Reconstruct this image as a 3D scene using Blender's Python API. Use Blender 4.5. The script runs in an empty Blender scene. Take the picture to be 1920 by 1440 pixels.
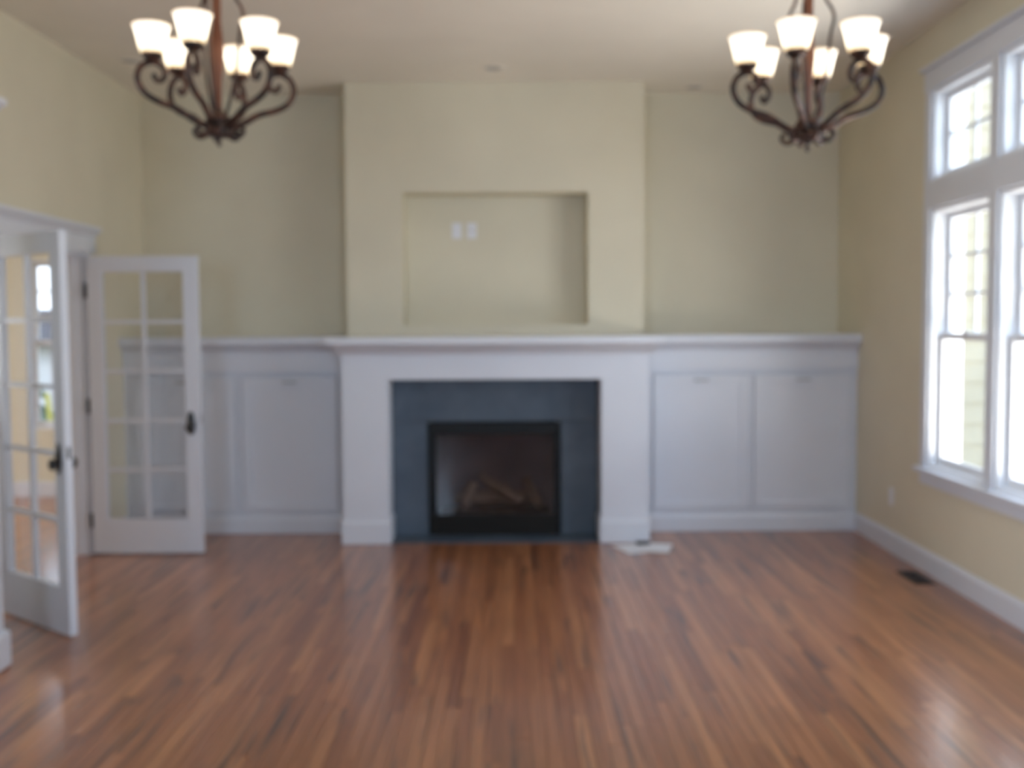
import bpy, bmesh, math, random
from mathutils import Vector, Matrix
random.seed(7)
PI = math.pi
S = bpy.context.scene
COL = S.collection

# ------------------------------------------------------------------ camera
F_PX = 1942.0
PITCH, ROLL, CAM_H = 0.0557, 0.0056, 1.545
cd = bpy.data.cameras.new('camera')
cam = bpy.data.objects.new('camera', cd); COL.objects.link(cam)
S.camera = cam
cd.sensor_width = 36.0
cd.lens = 36.0 * F_PX / 1920.0
cd.clip_start = 0.02; cd.clip_end = 300
fw = Vector((0, math.cos(PITCH), -math.sin(PITCH)))
rt = Vector((1, 0, 0)); up = rt.cross(fw)
rt2 = rt * math.cos(ROLL) - up * math.sin(ROLL)
up2 = rt * math.sin(ROLL) + up * math.cos(ROLL)
cam.matrix_world = Matrix(((rt2.x, up2.x, -fw.x, 0), (rt2.y, up2.y, -fw.y, 0), (rt2.z, up2.z, -fw.z, CAM_H), (0, 0, 0, 1)))
cd.dof.use_dof = True            # the snapshot is misfocused on something close
cd.dof.focus_distance = 0.5
cd.dof.aperture_fstop = 9.5

# ------------------------------------------------------------------ world, lights, exposure
w = bpy.data.worlds.new('world'); S.world = w; w.use_nodes = True
nt = w.node_tree; nt.nodes.clear()
out = nt.nodes.new('ShaderNodeOutputWorld'); bg = nt.nodes.new('ShaderNodeBackground')
tc = nt.nodes.new('ShaderNodeTexCoord'); sep = nt.nodes.new('ShaderNodeSeparateXYZ'); cr = nt.nodes.new('ShaderNodeValToRGB')
nt.links.new(tc.outputs['Generated'], sep.inputs[0]); nt.links.new(sep.outputs['Z'], cr.inputs['Fac'])
cr.color_ramp.elements[0].position = 0.0; cr.color_ramp.elements[0].color = (0.80, 0.88, 1.0, 1)
cr.color_ramp.elements[1].position = 0.8; cr.color_ramp.elements[1].color = (0.50, 0.68, 1.0, 1)
nt.links.new(cr.outputs['Color'], bg.inputs['Color']); bg.inputs['Strength'].default_value = 4.7
nt.links.new(bg.outputs[0], out.inputs[0])

def area(name, loc, target, sx, sy, power, color):
    l = bpy.data.lights.new(name, 'AREA'); l.shape = 'RECTANGLE'; l.size = sx; l.size_y = sy
    l.energy = power; l.color = color
    o = bpy.data.objects.new(name, l); COL.objects.link(o); o.location = loc
    o.rotation_euler = (Vector(target) - Vector(loc)).to_track_quat('-Z', 'Y').to_euler()
    return o
# daylight arriving at the windows of the room, plus added fills for hall and study
P_REAR, P_RIGHT, P_BOUNCE, P_STUDY = 140, 104, 50, 320
SKYB, GND = (0.50, 0.71, 1.0), (1.0, 0.94, 0.87)
for x_ in (-1.56, 1.60):      # sky through the two rear windows
    area('daylight_rear', (x_, -2.72, 1.87), (x_, 4.0, 1.3), 1.25, 1.45, P_REAR, SKYB)
    area('ground_bounce_rear', (x_, -3.3, 0.55), (x_, 0.0, 3.0), 1.6, 0.9, P_BOUNCE, GND)
area('daylight_right', (3.3, 5.1, 2.2), (0.0, 5.2, 0.9), 2.6, 2.2, P_RIGHT, (0.76, 0.87, 1.0))
area('ground_bounce_right', (3.15, 5.1, 0.55), (1.2, 5.0, 2.6), 2.8, 0.9, P_BOUNCE * 5.0, GND)
area('hall_fill', (-5.65, 3.6, 1.6), (-2.4, 3.9, 1.2), 1.6, 1.7, 130, (0.74, 0.86, 1.0))  # fill lamp outside the added hall window, brightens the room from the left
area('study_fill', (-7.9, 8.2, 1.8), (-4.0, 7.4, 1.2), 1.8, 1.6, P_STUDY, (0.92, 0.95, 1.0))  # fill lamp added beyond the unseen side window to brighten the next room
sun = bpy.data.lights.new('sun', 'SUN'); sun.energy = 1.2; sun.angle = 0.01; sun.color = (1.0, 0.95, 0.86)
so = bpy.data.objects.new('sun', sun); COL.objects.link(so)
so.rotation_euler = Vector((0.45, 0.75, -0.75)).to_track_quat('-Z', 'Y').to_euler()

S.view_settings.view_transform = 'Standard'
S.view_settings.look = 'None'
S.view_settings.gamma = 1.0
S.view_settings.use_curve_mapping = False
S.view_settings.exposure = -0.36
S.cycles.max_bounces = 12; S.cycles.diffuse_bounces = 6; S.cycles.transparent_max_bounces = 16
S.cycles.caustics_reflective = False; S.cycles.caustics_refractive = False
S.cycles.sample_clamp_indirect = 4.0

# ------------------------------------------------------------------ materials
def nmat(name):
    m = bpy.data.materials.new(name); m.use_nodes = True
    n = m.node_tree; b = n.nodes['Principled BSDF']
    return m, n, b

def paint(name, col, rough=0.6, spec=0.5, bump=0.02, scale=180, var=0.03):
    m, n, b = nmat(name)
    g = n.nodes.new('ShaderNodeNewGeometry')
    no = n.nodes.new('ShaderNodeTexNoise'); no.inputs['Scale'].default_value = scale; no.inputs['Detail'].default_value = 3
    n.links.new(g.outputs['Position'], no.inputs['Vector'])
    n2 = n.nodes.new('ShaderNodeTexNoise'); n2.inputs['Scale'].default_value = 1.7; n2.inputs['Detail'].default_value = 2
    n.links.new(g.outputs['Position'], n2.inputs['Vector'])
    r = n.nodes.new('ShaderNodeValToRGB')
    r.color_ramp.elements[0].position = 0.3; r.color_ramp.elements[1].position = 0.7
    r.color_ramp.elements[0].color = tuple(c * (1 - var) for c in col) + (1,)
    r.color_ramp.elements[1].color = tuple(min(1, c * (1 + var)) for c in col) + (1,)
    n.links.new(n2.outputs['Fac'], r.inputs['Fac']); n.links.new(r.outputs['Color'], b.inputs['Base Color'])
    bp = n.nodes.new('ShaderNodeBump'); bp.inputs['Strength'].default_value = bump; bp.inputs['Distance'].default_value = 0.002
    n.links.new(no.outputs['Fac'], bp.inputs['Height']); n.links.new(bp.outputs[0], b.inputs['Normal'])
    b.inputs['Roughness'].default_value = rough; b.inputs['Specular IOR Level'].default_value = spec
    return m

M = {}
M['wall'] = paint('cream_wall_paint', (0.71, 0.655, 0.515), 0.75, 0.3, 0.15, 260)
M['ceiling'] = paint('ceiling_paint', (0.82, 0.77, 0.69), 0.85, 0.2, 0.15, 200)
M['white'] = paint('white_trim_paint', (0.70, 0.72, 0.78), 0.38, 0.5, 0.02, 60)
M['whitewin'] = paint('white_window_vinyl', (0.80, 0.81, 0.84), 0.35, 0.5, 0.01, 60)
M['plate'] = paint('white_plastic', (0.80, 0.80, 0.84), 0.35)
M['siding'] = paint('pale_yellow_siding', (0.56, 0.52, 0.41), 0.7, 0.3, 0.1, 40)
M['extwhite'] = paint('exterior_white_paint', (0.62, 0.62, 0.62), 0.6)
M['black'] = paint('black_metal', (0.005, 0.005, 0.005), 0.5, 0.25, 0.05, 300)
M['liner'] = paint('firebox_liner', (0.19, 0.16, 0.165), 0.85, 0.2, 0.6, 60, 0.25)
M['hardware'] = paint('oil_rubbed_bronze', (0.012, 0.010, 0.010), 0.35, 0.6, 0.02, 200)
M['pull'] = paint('brushed_nickel_pull', (0.42, 0.41, 0.40), 0.35, 0.6)
M['vent'] = paint('dark_bronze_register', (0.025, 0.02, 0.02), 0.45)
M['paper'] = paint('white_paper', (0.80, 0.80, 0.82), 0.8, 0.2)
M['grey'] = paint('dark_grey_plastic', (0.06, 0.06, 0.07), 0.5)
M['log'] = paint('ceramic_log', (0.26, 0.19, 0.14), 0.9, 0.2, 1.0, 45, 0.45)
M['ember'] = paint('ember_bed', (0.07, 0.055, 0.05), 0.95, 0.1, 1.0, 90, 0.5)
M['grass'] = paint('grass', (0.30, 0.27, 0.16), 0.95, 0.1, 0.5, 20, 0.3)
M['roof'] = paint('dark_shingle', (0.10, 0.09, 0.09), 0.9, 0.2)
M['leaf'] = paint('evergreen_leaves', (0.07, 0.10, 0.06), 0.9, 0.2, 0.5, 10, 0.3)
M['bark'] = paint('bark', (0.16, 0.11, 0.08), 0.9, 0.2)
M['red'] = paint('red_post_paint', (0.38, 0.04, 0.04), 0.6)
M['yellow'] = paint('yellow_paint', (0.62, 0.55, 0.10), 0.6)
M['canint'] = paint('downlight_baffle', (0.45, 0.43, 0.40), 0.5)

def bronze():
    m, n, b = nmat('aged_bronze')
    g = n.nodes.new('ShaderNodeTexCoord'); no = n.nodes.new('ShaderNodeTexNoise'); no.inputs['Scale'].default_value = 28; no.inputs['Detail'].default_value = 5
    n.links.new(g.outputs['Object'], no.inputs['Vector'])
    r = n.nodes.new('ShaderNodeValToRGB'); r.color_ramp.elements[0].color = (0.022, 0.013, 0.011, 1); r.color_ramp.elements[1].color = (0.16, 0.065, 0.04, 1)
    r.color_ramp.elements[0].position = 0.42; r.color_ramp.elements[1].position = 0.78
    n.links.new(no.outputs['Fac'], r.inputs['Fac']); n.links.new(r.outputs['Color'], b.inputs['Base Color'])
    b.inputs['Metallic'].default_value = 0.35; b.inputs['Roughness'].default_value = 0.42
    return m
M['bronze'] = bronze()
m, n, b = nmat('copper_brown_column')
b.inputs['Base Color'].default_value = (0.20, 0.075, 0.04, 1); b.inputs['Metallic'].default_value = 0.3; b.inputs['Roughness'].default_value = 0.4
M['column'] = m

def glass(name, tint=(1, 1, 1), extra=0.0, ior=1.5):
    m = bpy.data.materials.new(name); m.use_nodes = True; n = m.node_tree; n.nodes.clear()
    o = n.nodes.new('ShaderNodeOutputMaterial'); t = n.nodes.new('ShaderNodeBsdfTransparent'); g = n.nodes.new('ShaderNodeBsdfGlossy')
    t.inputs['Color'].default_value = tint + (1,); g.inputs['Roughness'].default_value = 0.02
    f = n.nodes.new('ShaderNodeFresnel'); f.inputs['IOR'].default_value = ior
    mx = n.nodes.new('ShaderNodeMixShader'); ma = n.nodes.new('ShaderNodeMath'); ma.operation = 'ADD'; ma.inputs[1].default_value = extra
    ma.use_clamp = True
    ge = n.nodes.new('ShaderNodeNewGeometry'); iv = n.nodes.new('ShaderNodeMath'); iv.operation = 'SUBTRACT'; iv.inputs[0].default_value = 1.0
    ml = n.nodes.new('ShaderNodeMath'); ml.operation = 'MULTIPLY'   # only the entering surface reflects, so the thin pane never traps light
    n.links.new(ge.outputs['Backfacing'], iv.inputs[1]); n.links.new(f.outputs[0], ma.inputs[0])
    n.links.new(ma.outputs[0], ml.inputs[0]); n.links.new(iv.outputs[0], ml.inputs[1]); n.links.new(ml.outputs[0], mx.inputs[0])
    n.links.new(t.outputs[0], mx.inputs[1]); n.links.new(g.outputs[0], mx.inputs[2]); n.links.new(mx.outputs[0], o.inputs[0])
    return m
M['glass'] = glass('window_glass', (0.97, 0.98, 0.98), 0.03)
M['doorglass'] = glass('door_glass', (0.98, 0.985, 0.99), 0.03)
M['fireglass'] = glass('fireplace_glass', (0.80, 0.78, 0.80), 0.02, 1.5)

def emit_shade():
    m = bpy.data.materials.new('lit_frosted_shade'); m.use_nodes = True; n = m.node_tree; b = n.nodes['Principled BSDF']
    b.inputs['Base Color'].default_value = (0.9, 0.85, 0.75, 1); b.inputs['Roughness'].default_value = 0.35
    tcn = n.nodes.new('ShaderNodeTexCoord'); sp = n.nodes.new('ShaderNodeSeparateXYZ'); r = n.nodes.new('ShaderNodeValToRGB')
    n.links.new(tcn.outputs['Generated'], sp.inputs[0]); n.links.new(sp.outputs['Z'], r.inputs['Fac'])
    e = r.color_ramp.elements                      # the glass is brightest level with the bulb inside it
    e[0].position = 0.0; e[0].color = (0.95, 0.62, 0.26, 1)
    e[1].position = 1.0; e[1].color = (1.0, 0.66, 0.42, 1)
    a = e.new(0.22); a.color = (3.2, 2.7, 1.9, 1); a2 = e.new(0.75); a2.color = (3.4, 3.0, 2.4, 1)
    n.links.new(r.outputs['Color'], b.inputs['Emission Color']); b.inputs['Emission Strength'].default_value = 1.0
    return m
M['shade'] = emit_shade()
m, n, b = nmat('lit_bulb'); b.inputs['Emission Color'].default_value = (1, 0.85, 0.62, 1); b.inputs['Emission Strength'].default_value = 14
M['bulb'] = m

def slate():
    m, n, b = nmat('blue_grey_slate')
    g = n.nodes.new('ShaderNodeNewGeometry'); no = n.nodes.new('ShaderNodeTexNoise'); no.inputs['Scale'].default_value = 3.5; no.inputs['Detail'].default_value = 6; no.inputs['Roughness'].default_value = 0.6
    oi = n.nodes.new('ShaderNodeObjectInfo'); ad = n.nodes.new('ShaderNodeVectorMath'); ad.operation = 'ADD'
    n.links.new(g.outputs['Position'], ad.inputs[0]); n.links.new(oi.outputs['Random'], ad.inputs[1]); n.links.new(ad.outputs[0], no.inputs['Vector'])
    r = n.nodes.new('ShaderNodeValToRGB'); r.color_ramp.elements[0].color = (0.056, 0.078, 0.108, 1); r.color_ramp.elements[1].color = (0.094, 0.120, 0.155, 1)
    r.color_ramp.elements[0].position = 0.3; r.color_ramp.elements[1].position = 0.72
    n.links.new(no.outputs['Fac'], r.inputs['Fac']); n.links.new(r.outputs['Color'], b.inputs['Base Color'])
    bp = n.nodes.new('ShaderNodeBump'); bp.inputs['Strength'].default_value = 0.15; bp.inputs['Distance'].default_value = 0.004
    n.links.new(no.outputs['Fac'], bp.inputs['Height']); n.links.new(bp.outputs[0], b.inputs['Normal'])
    b.inputs['Roughness'].default_value = 0.5; b.inputs['Specular IOR Level'].default_value = 0.4
    return m
M['slate'] = slate()

def wood():
    m, n, b = nmat('oiled_oak_strip')
    g = n.nodes.new('ShaderNodeNewGeometry'); at = n.nodes.new('ShaderNodeAttribute'); at.attribute_name = 'tone'
    mp = n.nodes.new('ShaderNodeMapping'); mp.inputs['Scale'].default_value = (60, 2.2, 60)
    n.links.new(g.outputs['Position'], mp.inputs['Vector'])
    sc = n.nodes.new('ShaderNodeMath'); sc.operation = 'MULTIPLY'; sc.inputs[1].default_value = 91.0
    n.links.new(at.outputs['Fac'], sc.inputs[0])
    ad = n.nodes.new('ShaderNodeVectorMath'); ad.operation = 'ADD'; n.links.new(mp.outputs[0], ad.inputs[0]); n.links.new(sc.outputs[0], ad.inputs[1])
    no = n.nodes.new('ShaderNodeTexNoise'); no.inputs['Scale'].default_value = 1.0; no.inputs['Detail'].default_value = 5; no.inputs['Distortion'].default_value = 0.6
    n.links.new(ad.outputs[0], no.inputs['Vector'])
    # mineral streaks: long, thin, dark
    mp2 = n.nodes.new('ShaderNodeMapping'); mp2.inputs['Scale'].default_value = (22, 1.1, 22)
    n.links.new(g.outputs['Position'], mp2.inputs['Vector'])
    ad2 = n.nodes.new('ShaderNodeVectorMath'); ad2.operation = 'ADD'; n.links.new(mp2.outputs[0], ad2.inputs[0]); n.links.new(sc.outputs[0], ad2.inputs[1])
    n3 = n.nodes.new('ShaderNodeTexNoise'); n3.inputs['Scale'].default_value = 1.0; n3.inputs['Detail'].default_value = 2
    n.links.new(ad2.outputs[0], n3.inputs['Vector'])
    st = n.nodes.new('ShaderNodeMapRange'); st.inputs[1].default_value = 0.565; st.inputs[2].default_value = 0.72
    n.links.new(n3.outputs['Fac'], st.inputs[0])
    # tone ramp per strip
    r = n.nodes.new('ShaderNodeValToRGB'); e = r.color_ramp.elements
    e[0].position = 0.0; e[0].color = (0.220, 0.076, 0.032, 1); e[1].position = 1.0; e[1].color = (0.430, 0.180, 0.075, 1)
    k = e.new(0.12); k.color = (0.282, 0.101, 0.042, 1); k = e.new(0.45); k.color = (0.327, 0.123, 0.051, 1); k = e.new(0.8); k.color = (0.374, 0.148, 0.062, 1)
    n.links.new(at.outputs['Fac'], r.inputs['Fac'])
    gr = n.nodes.new('ShaderNodeMapRange'); gr.inputs[1].default_value = 0.25; gr.inputs[2].default_value = 0.75; gr.inputs[3].default_value = 0.72; gr.inputs[4].default_value = 1.26
    n.links.new(no.outputs['Fac'], gr.inputs[0])
    mu = n.nodes.new('ShaderNodeVectorMath'); mu.operation = 'SCALE'; n.links.new(r.outputs['Color'], mu.inputs[0]); n.links.new(gr.outputs[0], mu.inputs['Scale'])
    mx = n.nodes.new('ShaderNodeMix'); mx.data_type = 'RGBA'
    n.links.new(st.outputs[0], mx.inputs[0]); n.links.new(mu.outputs[0], mx.inputs[6]); mx.inputs[7].default_value = (0.085, 0.042, 0.030, 1)
    n.links.new(mx.outputs[2], b.inputs['Base Color'])
    b.inputs['Roughness'].default_value = 0.33; b.inputs['Specular IOR Level'].default_value = 0.5
    b.inputs['Coat Weight'].default_value = 0.55; b.inputs['Coat Roughness'].default_value = 0.16
    bp = n.nodes.new('ShaderNodeBump'); bp.inputs['Strength'].default_value = 0.08; bp.inputs['Distance'].default_value = 0.001
    n.links.new(no.outputs['Fac'], bp.inputs['Height']); n.links.new(bp.outputs[0], b.inputs['Normal'])
    return m
M['wood'] = wood()
M['subfloor'] = paint('subfloor', (0.10, 0.06, 0.04), 0.8)

# ------------------------------------------------------------------ mesh helpers
def rootloc(p):
    v = Vector((0, 0, 0))
    while p is not None:
        v += p.location; p = p.parent
    return v

class MB:
    """collects shapes, then links them as ONE mesh object"""
    def __init__(s): s.bm = bmesh.new()
    def box(s, x0, x1, y0, y1, z0, z1, bev=0.0):
        b = s.bm if not bev else bmesh.new()
        x0, x1 = min(x0, x1), max(x0, x1); y0, y1 = min(y0, y1), max(y0, y1); z0, z1 = min(z0, z1), max(z0, z1)
        v = [b.verts.new((x, y, z)) for x in (x0, x1) for y in (y0, y1) for z in (z0, z1)]
        for f in ((0, 1, 3, 2), (4, 6, 7, 5), (0, 4, 5, 1), (2, 3, 7, 6), (0, 2, 6, 4), (1, 5, 7, 3)):
            b.faces.new([v[i] for i in f])
        if bev:
            bmesh.ops.bevel(b, geom=b.edges[:], offset=bev, segments=1, affect='EDGES')
            s._merge(b)
        return s
    def _merge(s, b, mat=None):
        if mat is not None: bmesh.ops.transform(b, matrix=mat, verts=b.verts)
        me = bpy.data.meshes.new('t'); b.to_mesh(me); b.free(); s.bm.from_mesh(me); bpy.data.meshes.remove(me)
    def prism(s, pts, axis, a0, a1):
        """closed polygon pts (2D) extruded along axis between a0 and a1"""
        def P(p, a):
            return {'X': (a, p[0], p[1]), 'Y': (p[0], a, p[1]), 'Z': (p[0], p[1], a)}[axis]
        A = [s.bm.verts.new(P(p, a0)) for p in pts]; B = [s.bm.verts.new(P(p, a1)) for p in pts]
        n = len(pts); s.bm.faces.new(A[::-1]); s.bm.faces.new(B)
        for i in range(n): s.bm.faces.new((A[i], A[(i + 1) % n], B[(i + 1) % n], B[i]))
        return s
    def lathe(s, prof, c=(0, 0, 0), seg=20, closed=False, axis='Z'):
        rings = []
        for r, z in prof:
            ring = []
            for k in range(seg):
                a = 2 * PI * k / seg
                p = (r * math.cos(a), r * math.sin(a), z)
                if axis == 'Y': p = (p[0], p[2], p[1])
                if axis == 'X': p = (p[2], p[0], p[1])
                ring.append(s.bm.verts.new((c[0] + p[0], c[1] + p[1], c[2] + p[2])))
            rings.append(ring)
        m = len(rings)
        for i in range(m if closed else m - 1):
            a, b2 = rings[i], rings[(i + 1) % m]
            for k in range(seg): s.bm.faces.new((a[k], a[(k + 1) % seg], b2[(k + 1) % seg], b2[k]))
        if not closed:
            s.bm.faces.new(rings[0][::-1]); s.bm.faces.new(rings[-1])
        return s
    def tube(s, pts, rad, seg=8):
        pts = [Vector(p) for p in pts]; n = len(pts)
        rs = rad if isinstance(rad, (list, tuple)) else [rad] * n
        t0 = (pts[1] - pts[0]).normalized(); up_ = Vector((0, 0, 1)) if abs(t0.z) < 0.9 else Vector((1, 0, 0))
        nrm = (up_ - t0 * up_.dot(t0)).normalized(); rings = []
        for i, p in enumerate(pts):
            t = (pts[min(i + 1, n - 1)] - pts[max(i - 1, 0)]).normalized()
            nrm = (nrm - t * nrm.dot(t)).normalized(); bi = t.cross(nrm)
            rings.append([s.bm.verts.new(p + (nrm * math.cos(2 * PI * k / seg) + bi * math.sin(2 * PI * k / seg)) * rs[i]) for k in range(seg)])
        for i in range(n - 1):
            for k in range(seg): s.bm.faces.new((rings[i][k], rings[i][(k + 1) % seg], rings[i + 1][(k + 1) % seg], rings[i + 1][k]))
        s.bm.faces.new(rings[0][::-1]); s.bm.faces.new(rings[-1])
        return s
    def build(s, name, mat, parent=None, smooth=False, world=True, kind=None, loc=None):
        bmesh.ops.recalc_face_normals(s.bm, faces=s.bm.faces)
        off = Vector((0, 0, 0))
        if parent is None:
            xs = [v.co for v in s.bm.verts]
            off = Vector(((min(v.x for v in xs) + max(v.x for v in xs)) / 2, (min(v.y for v in xs) + max(v.y for v in xs)) / 2, min(v.z for v in xs)))
        elif world: off = rootloc(parent)
        if off.length: bmesh.ops.translate(s.bm, vec=-off, verts=s.bm.verts)
        me = bpy.data.meshes.new(name); s.bm.to_mesh(me); s.bm.free()
        if smooth:
            for p in me.polygons: p.use_smooth = True
        me.materials.append(M[mat])
        o = bpy.data.objects.new(name, me); COL.objects.link(o)
        if parent is None: o.location = off
        else: o.parent = parent
        if kind: o['kind'] = kind
        return o

def empty(name, loc, label, cat, group=None, rz=0.0, kind=None):
    o = bpy.data.objects.new(name, None); COL.objects.link(o); o.location = loc; o.rotation_euler = (0, 0, rz)
    o['label'] = label; o['category'] = cat
    if group: o['group'] = group
    if kind: o['kind'] = kind
    return o
def tag(o, label, cat, group=None, kind=None):
    o['label'] = label; o['category'] = cat
    if group: o['group'] = group
    if kind: o['kind'] = kind
    return o
def struct(o, label, cat): return tag(o, label, cat, None, 'structure')

# ------------------------------------------------------------------ room dimensions (metres)
XL, XLN, XR = -2.90, -2.365, 2.58        # left wall, left wall of the nearer part, right wall
YB, YR, YJ = 8.22, -2.5, 4.70            # back wall, rear wall, jog in the left wall
H = 3.36
T = 0.14
CX0, CX1, CY = -1.235, 0.995, 7.80       # chimney breast
SX0, SY0, SY1 = -7.2, 5.0, 9.5           # study beyond the french doors
OY0, OY1, OZ = 5.50, 7.03, 2.06          # french door opening

# ---- floor: slab with oak strips
fl = MB().box(SX0 - T, XR + 0.2, YR - T, SY1 + 0.2, -0.20, -0.014).build('floor', 'subfloor')
struct(fl, 'reddish brown oak strip floor with a satin sheen running toward the fireplace', 'floor')

def plank(mb_list, x0, x1, y0, y1): mb_list.append((x0, x1, y0, y1, random.random()))
def strips(x0, x1, y0, y1, wd=0.057):
    res = []; n = int(math.ceil((x1 - x0) / wd))
    for i in range(n):
        a = x0 + i * wd; b_ = min(a + wd, x1); y = y0 - random.random() * 0.9
        while y < y1:
            L = random.uniform(0.55, 1.9); ya, yb = max(y, y0), min(y + L, y1)
            if yb - ya > 0.02: res.append((a, b_, ya, yb, random.random() ** 0.9))
            y += L
    return res
GAP = 0.0008
def plank_box(mb, p):
    x0, x1, y0, y1, t = p
    mb.box(x0 + GAP, x1 - GAP, y0 + GAP, y1 - GAP, -0.0138, -random.random() * 0.0006)
def set_tone(o, tones):
    at = o.data.attributes.new('tone', 'FLOAT', 'FACE')
    at.data.foreach_set('value', tones)
def joined(name, planks, parent):
    mb = MB()
    for p in planks: plank_box(mb, p)
    o = mb.build(name, 'wood', parent, kind='stuff')
    set_tone(o, [p[4] for p in planks for _ in range(6)])
    return o
main = strips(XL, XR, 3.30, 7.76)
vis, rest = [], []
for p in main:
    if p[1] <= XLN + 0.03 and p[3] < YJ + 0.16: continue
    cx, cy = (p[0] + p[1]) / 2, (p[2] + p[3]) / 2
    vis.append((max(0.0, abs(cx) / cy / 0.49 - 0.97) * 20 + cy - (p[3] - p[2]) * 0.9, p))
vis.sort(key=lambda q: q[0])
for _, p in vis[:296]:
    mb = MB(); plank_box(mb, p); o = mb.build('floor_strip', 'wood', fl); set_tone(o, [p[4]] * 6)
rest += [p for _, p in vis[296:]]
joined('distant_floor_strips', rest, fl)
joined('near_room_floor_strips', strips(XLN, XR, YR, 3.30), fl)
joined('hall_floor_strips', strips(-5.2, XLN, 2.4, SY0 - T), fl)
joined('study_floor_strips', strips(SX0, XL, SY0, SY1), fl)

# ---- ceiling
c = MB().box(SX0 - T, XR + T + 0.2, YR - T, SY1 + 0.2, H, H + 0.18).build('ceiling', 'ceiling')
struct(c, 'smooth off-white painted ceiling above both chandeliers', 'ceiling')

# ---- walls
def wall(name, boxes, label, mat='wall'):
    mb = MB()
    for bx in boxes: mb.box(*bx)
    return struct(mb.build(name, mat), label, 'wall')
TW = 0.16
wall('wall_back', [(XL - T, XR + TW, YB, YB + T, -0.01, H)], 'cream painted wall behind the cabinets on either side of the chimney breast')
wall('wall_left', [(XL - T, XL, YJ - T, OY0, -0.01, H), (XL - T, XL, OY1, YB, -0.01, H), (XL - T, XL, OY0, OY1, OZ, H)],
     'cream left wall with the opening of the french doors')
wall('wall_left_jog', [(XL, XLN, YJ - T, YJ, -0.01, H)], 'short cream return where the room widens before the french doors')
# near left wall with a cased door
DY0, DY1, DZ = 3.50, 4.55, 2.44
wall('wall_left_near', [(XLN - T, XLN, YR, DY0, -0.01, H), (XLN - T, XLN, DY1, YJ - T, -0.01, H), (XLN - T, XLN, DY0, DY1, DZ, H)],
     'cream wall at the left edge nearest the camera')
# right wall with three bays, a double hung window and a transom in each
BAYS = [(5.60, 6.39), (4.71, 5.50), (3.82, 4.61)]
LZ0, LZ1, TZ0, TZ1 = 0.655, 2.245, 2.415, 2.965
bx = [(XR, XR + TW, YR, 3.82, -0.01, H), (XR, XR + TW, 6.39, YB, -0.01, H), (XR, XR + TW, 3.82, 6.39, -0.01, LZ0), (XR, XR + TW, 3.82, 6.39, TZ1, H),
      (XR, XR + TW, 3.82, 6.39, LZ1, TZ0)]
for a, b_ in ((4.61, 4.71), (5.50, 5.60)):
    bx += [(XR, XR + TW, a, b_, LZ0, LZ1), (XR, XR + TW, a, b_, TZ0, TZ1)]
wall('wall_right', bx, 'cream right wall around the tall group of white windows')
# rear wall with two wide windows
RW = [(-2.20, -1.00), (0.95, 2.25)]; RZ0, RZ1 = 1.15, 2.60
bx = [(XLN - T, XR + TW, YR - T, YR, -0.01, RZ0), (XLN - T, XR + TW, YR - T, YR, RZ1, H), (XLN - T, RW[0][0], YR - T, YR, RZ0, RZ1),
      (RW[0][1], RW[1][0], YR - T, YR, RZ0, RZ1), (RW[1][1], XR + TW, YR - T, YR, RZ0, RZ1)]
wall('wall_rear', bx, 'cream wall behind the camera with two wide windows')
# study
SW = (-4.44, -3.42); SZ0, SZ1 = 0.62, 2.18
wall('wall_study_back', [(SX0, SW[0], SY1, SY1 + T, -0.01, H), (SW[1], XL, SY1, SY1 + T, -0.01, H), (SW[0], SW[1], SY1, SY1 + T, -0.01, SZ0), (SW[0], SW[1], SY1, SY1 + T, SZ1, H)],
     'tan far wall of the room seen through the open french doors')
wall('wall_study_left', [(SX0 - T, SX0, SY0, 7.3, -0.01, H), (SX0 - T, SX0, 9.1, SY1, -0.01, H), (SX0 - T, SX0, 7.3, 9.1, -0.01, 0.7), (SX0 - T, SX0, 7.3, 9.1, 2.2, H)],
     'outer side wall of the room beyond the french doors')
wall('wall_study_front', [(SX0, XL - T, SY0 - T, SY0, -0.01, H)], 'near wall of the room beyond the french doors')
HX, HY0, HY1 = -5.2, 2.4, SY0 - T  # side hall added out of view so light can enter from the left
wall('wall_hall_left', [(HX - T, HX, HY0, 2.8, -0.01, H), (HX - T, HX, 4.4, HY1, -0.01, H), (HX - T, HX, 2.8, 4.4, -0.01, 0.6), (HX - T, HX, 2.8, 4.4, 2.4, H)],
     'outer wall of the added side hall beyond the cased opening nearest the camera')
wall('wall_hall_front', [(HX, XLN - T, HY0 - T, HY0, -0.01, H)], 'near wall of the added side hall beyond the cased opening')
wall('wall_study_right', [(XL - T, XL, YB + T, SY1, -0.01, H)], 'right wall of the room beyond the french doors')

# chimney breast with the recess above the mantel and the firebox cavity below
NX0, NX1, NZ0, NZ1, ND = -0.812, 0.577, 1.556, 2.545, 0.25
FX0, FX1, FZ1, FY = -0.62, 0.357, 0.85, 7.60
wall('wall_chimney', [
    (CX0, NX0, CY, YB - 0.001, 1.44, H - 0.001), (NX1, CX1, CY, YB - 0.001, 1.44, H - 0.001), (NX0, NX1, CY, YB - 0.001, NZ1, H - 0.001), (NX0, NX1, CY, YB - 0.001, 1.44, NZ0),
    (NX0, NX1, CY + ND, YB - 0.001, NZ0, NZ1),
    (-1.203, FX0, FY, YB - 0.001, 0, 1.42), (FX1, 0.960, FY, YB - 0.001, 0, 1.42), (FX0, FX1, FY, YB - 0.001, FZ1, 1.42)],
    'cream chimney breast above the fireplace with a shallow rectangular recess')

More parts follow.
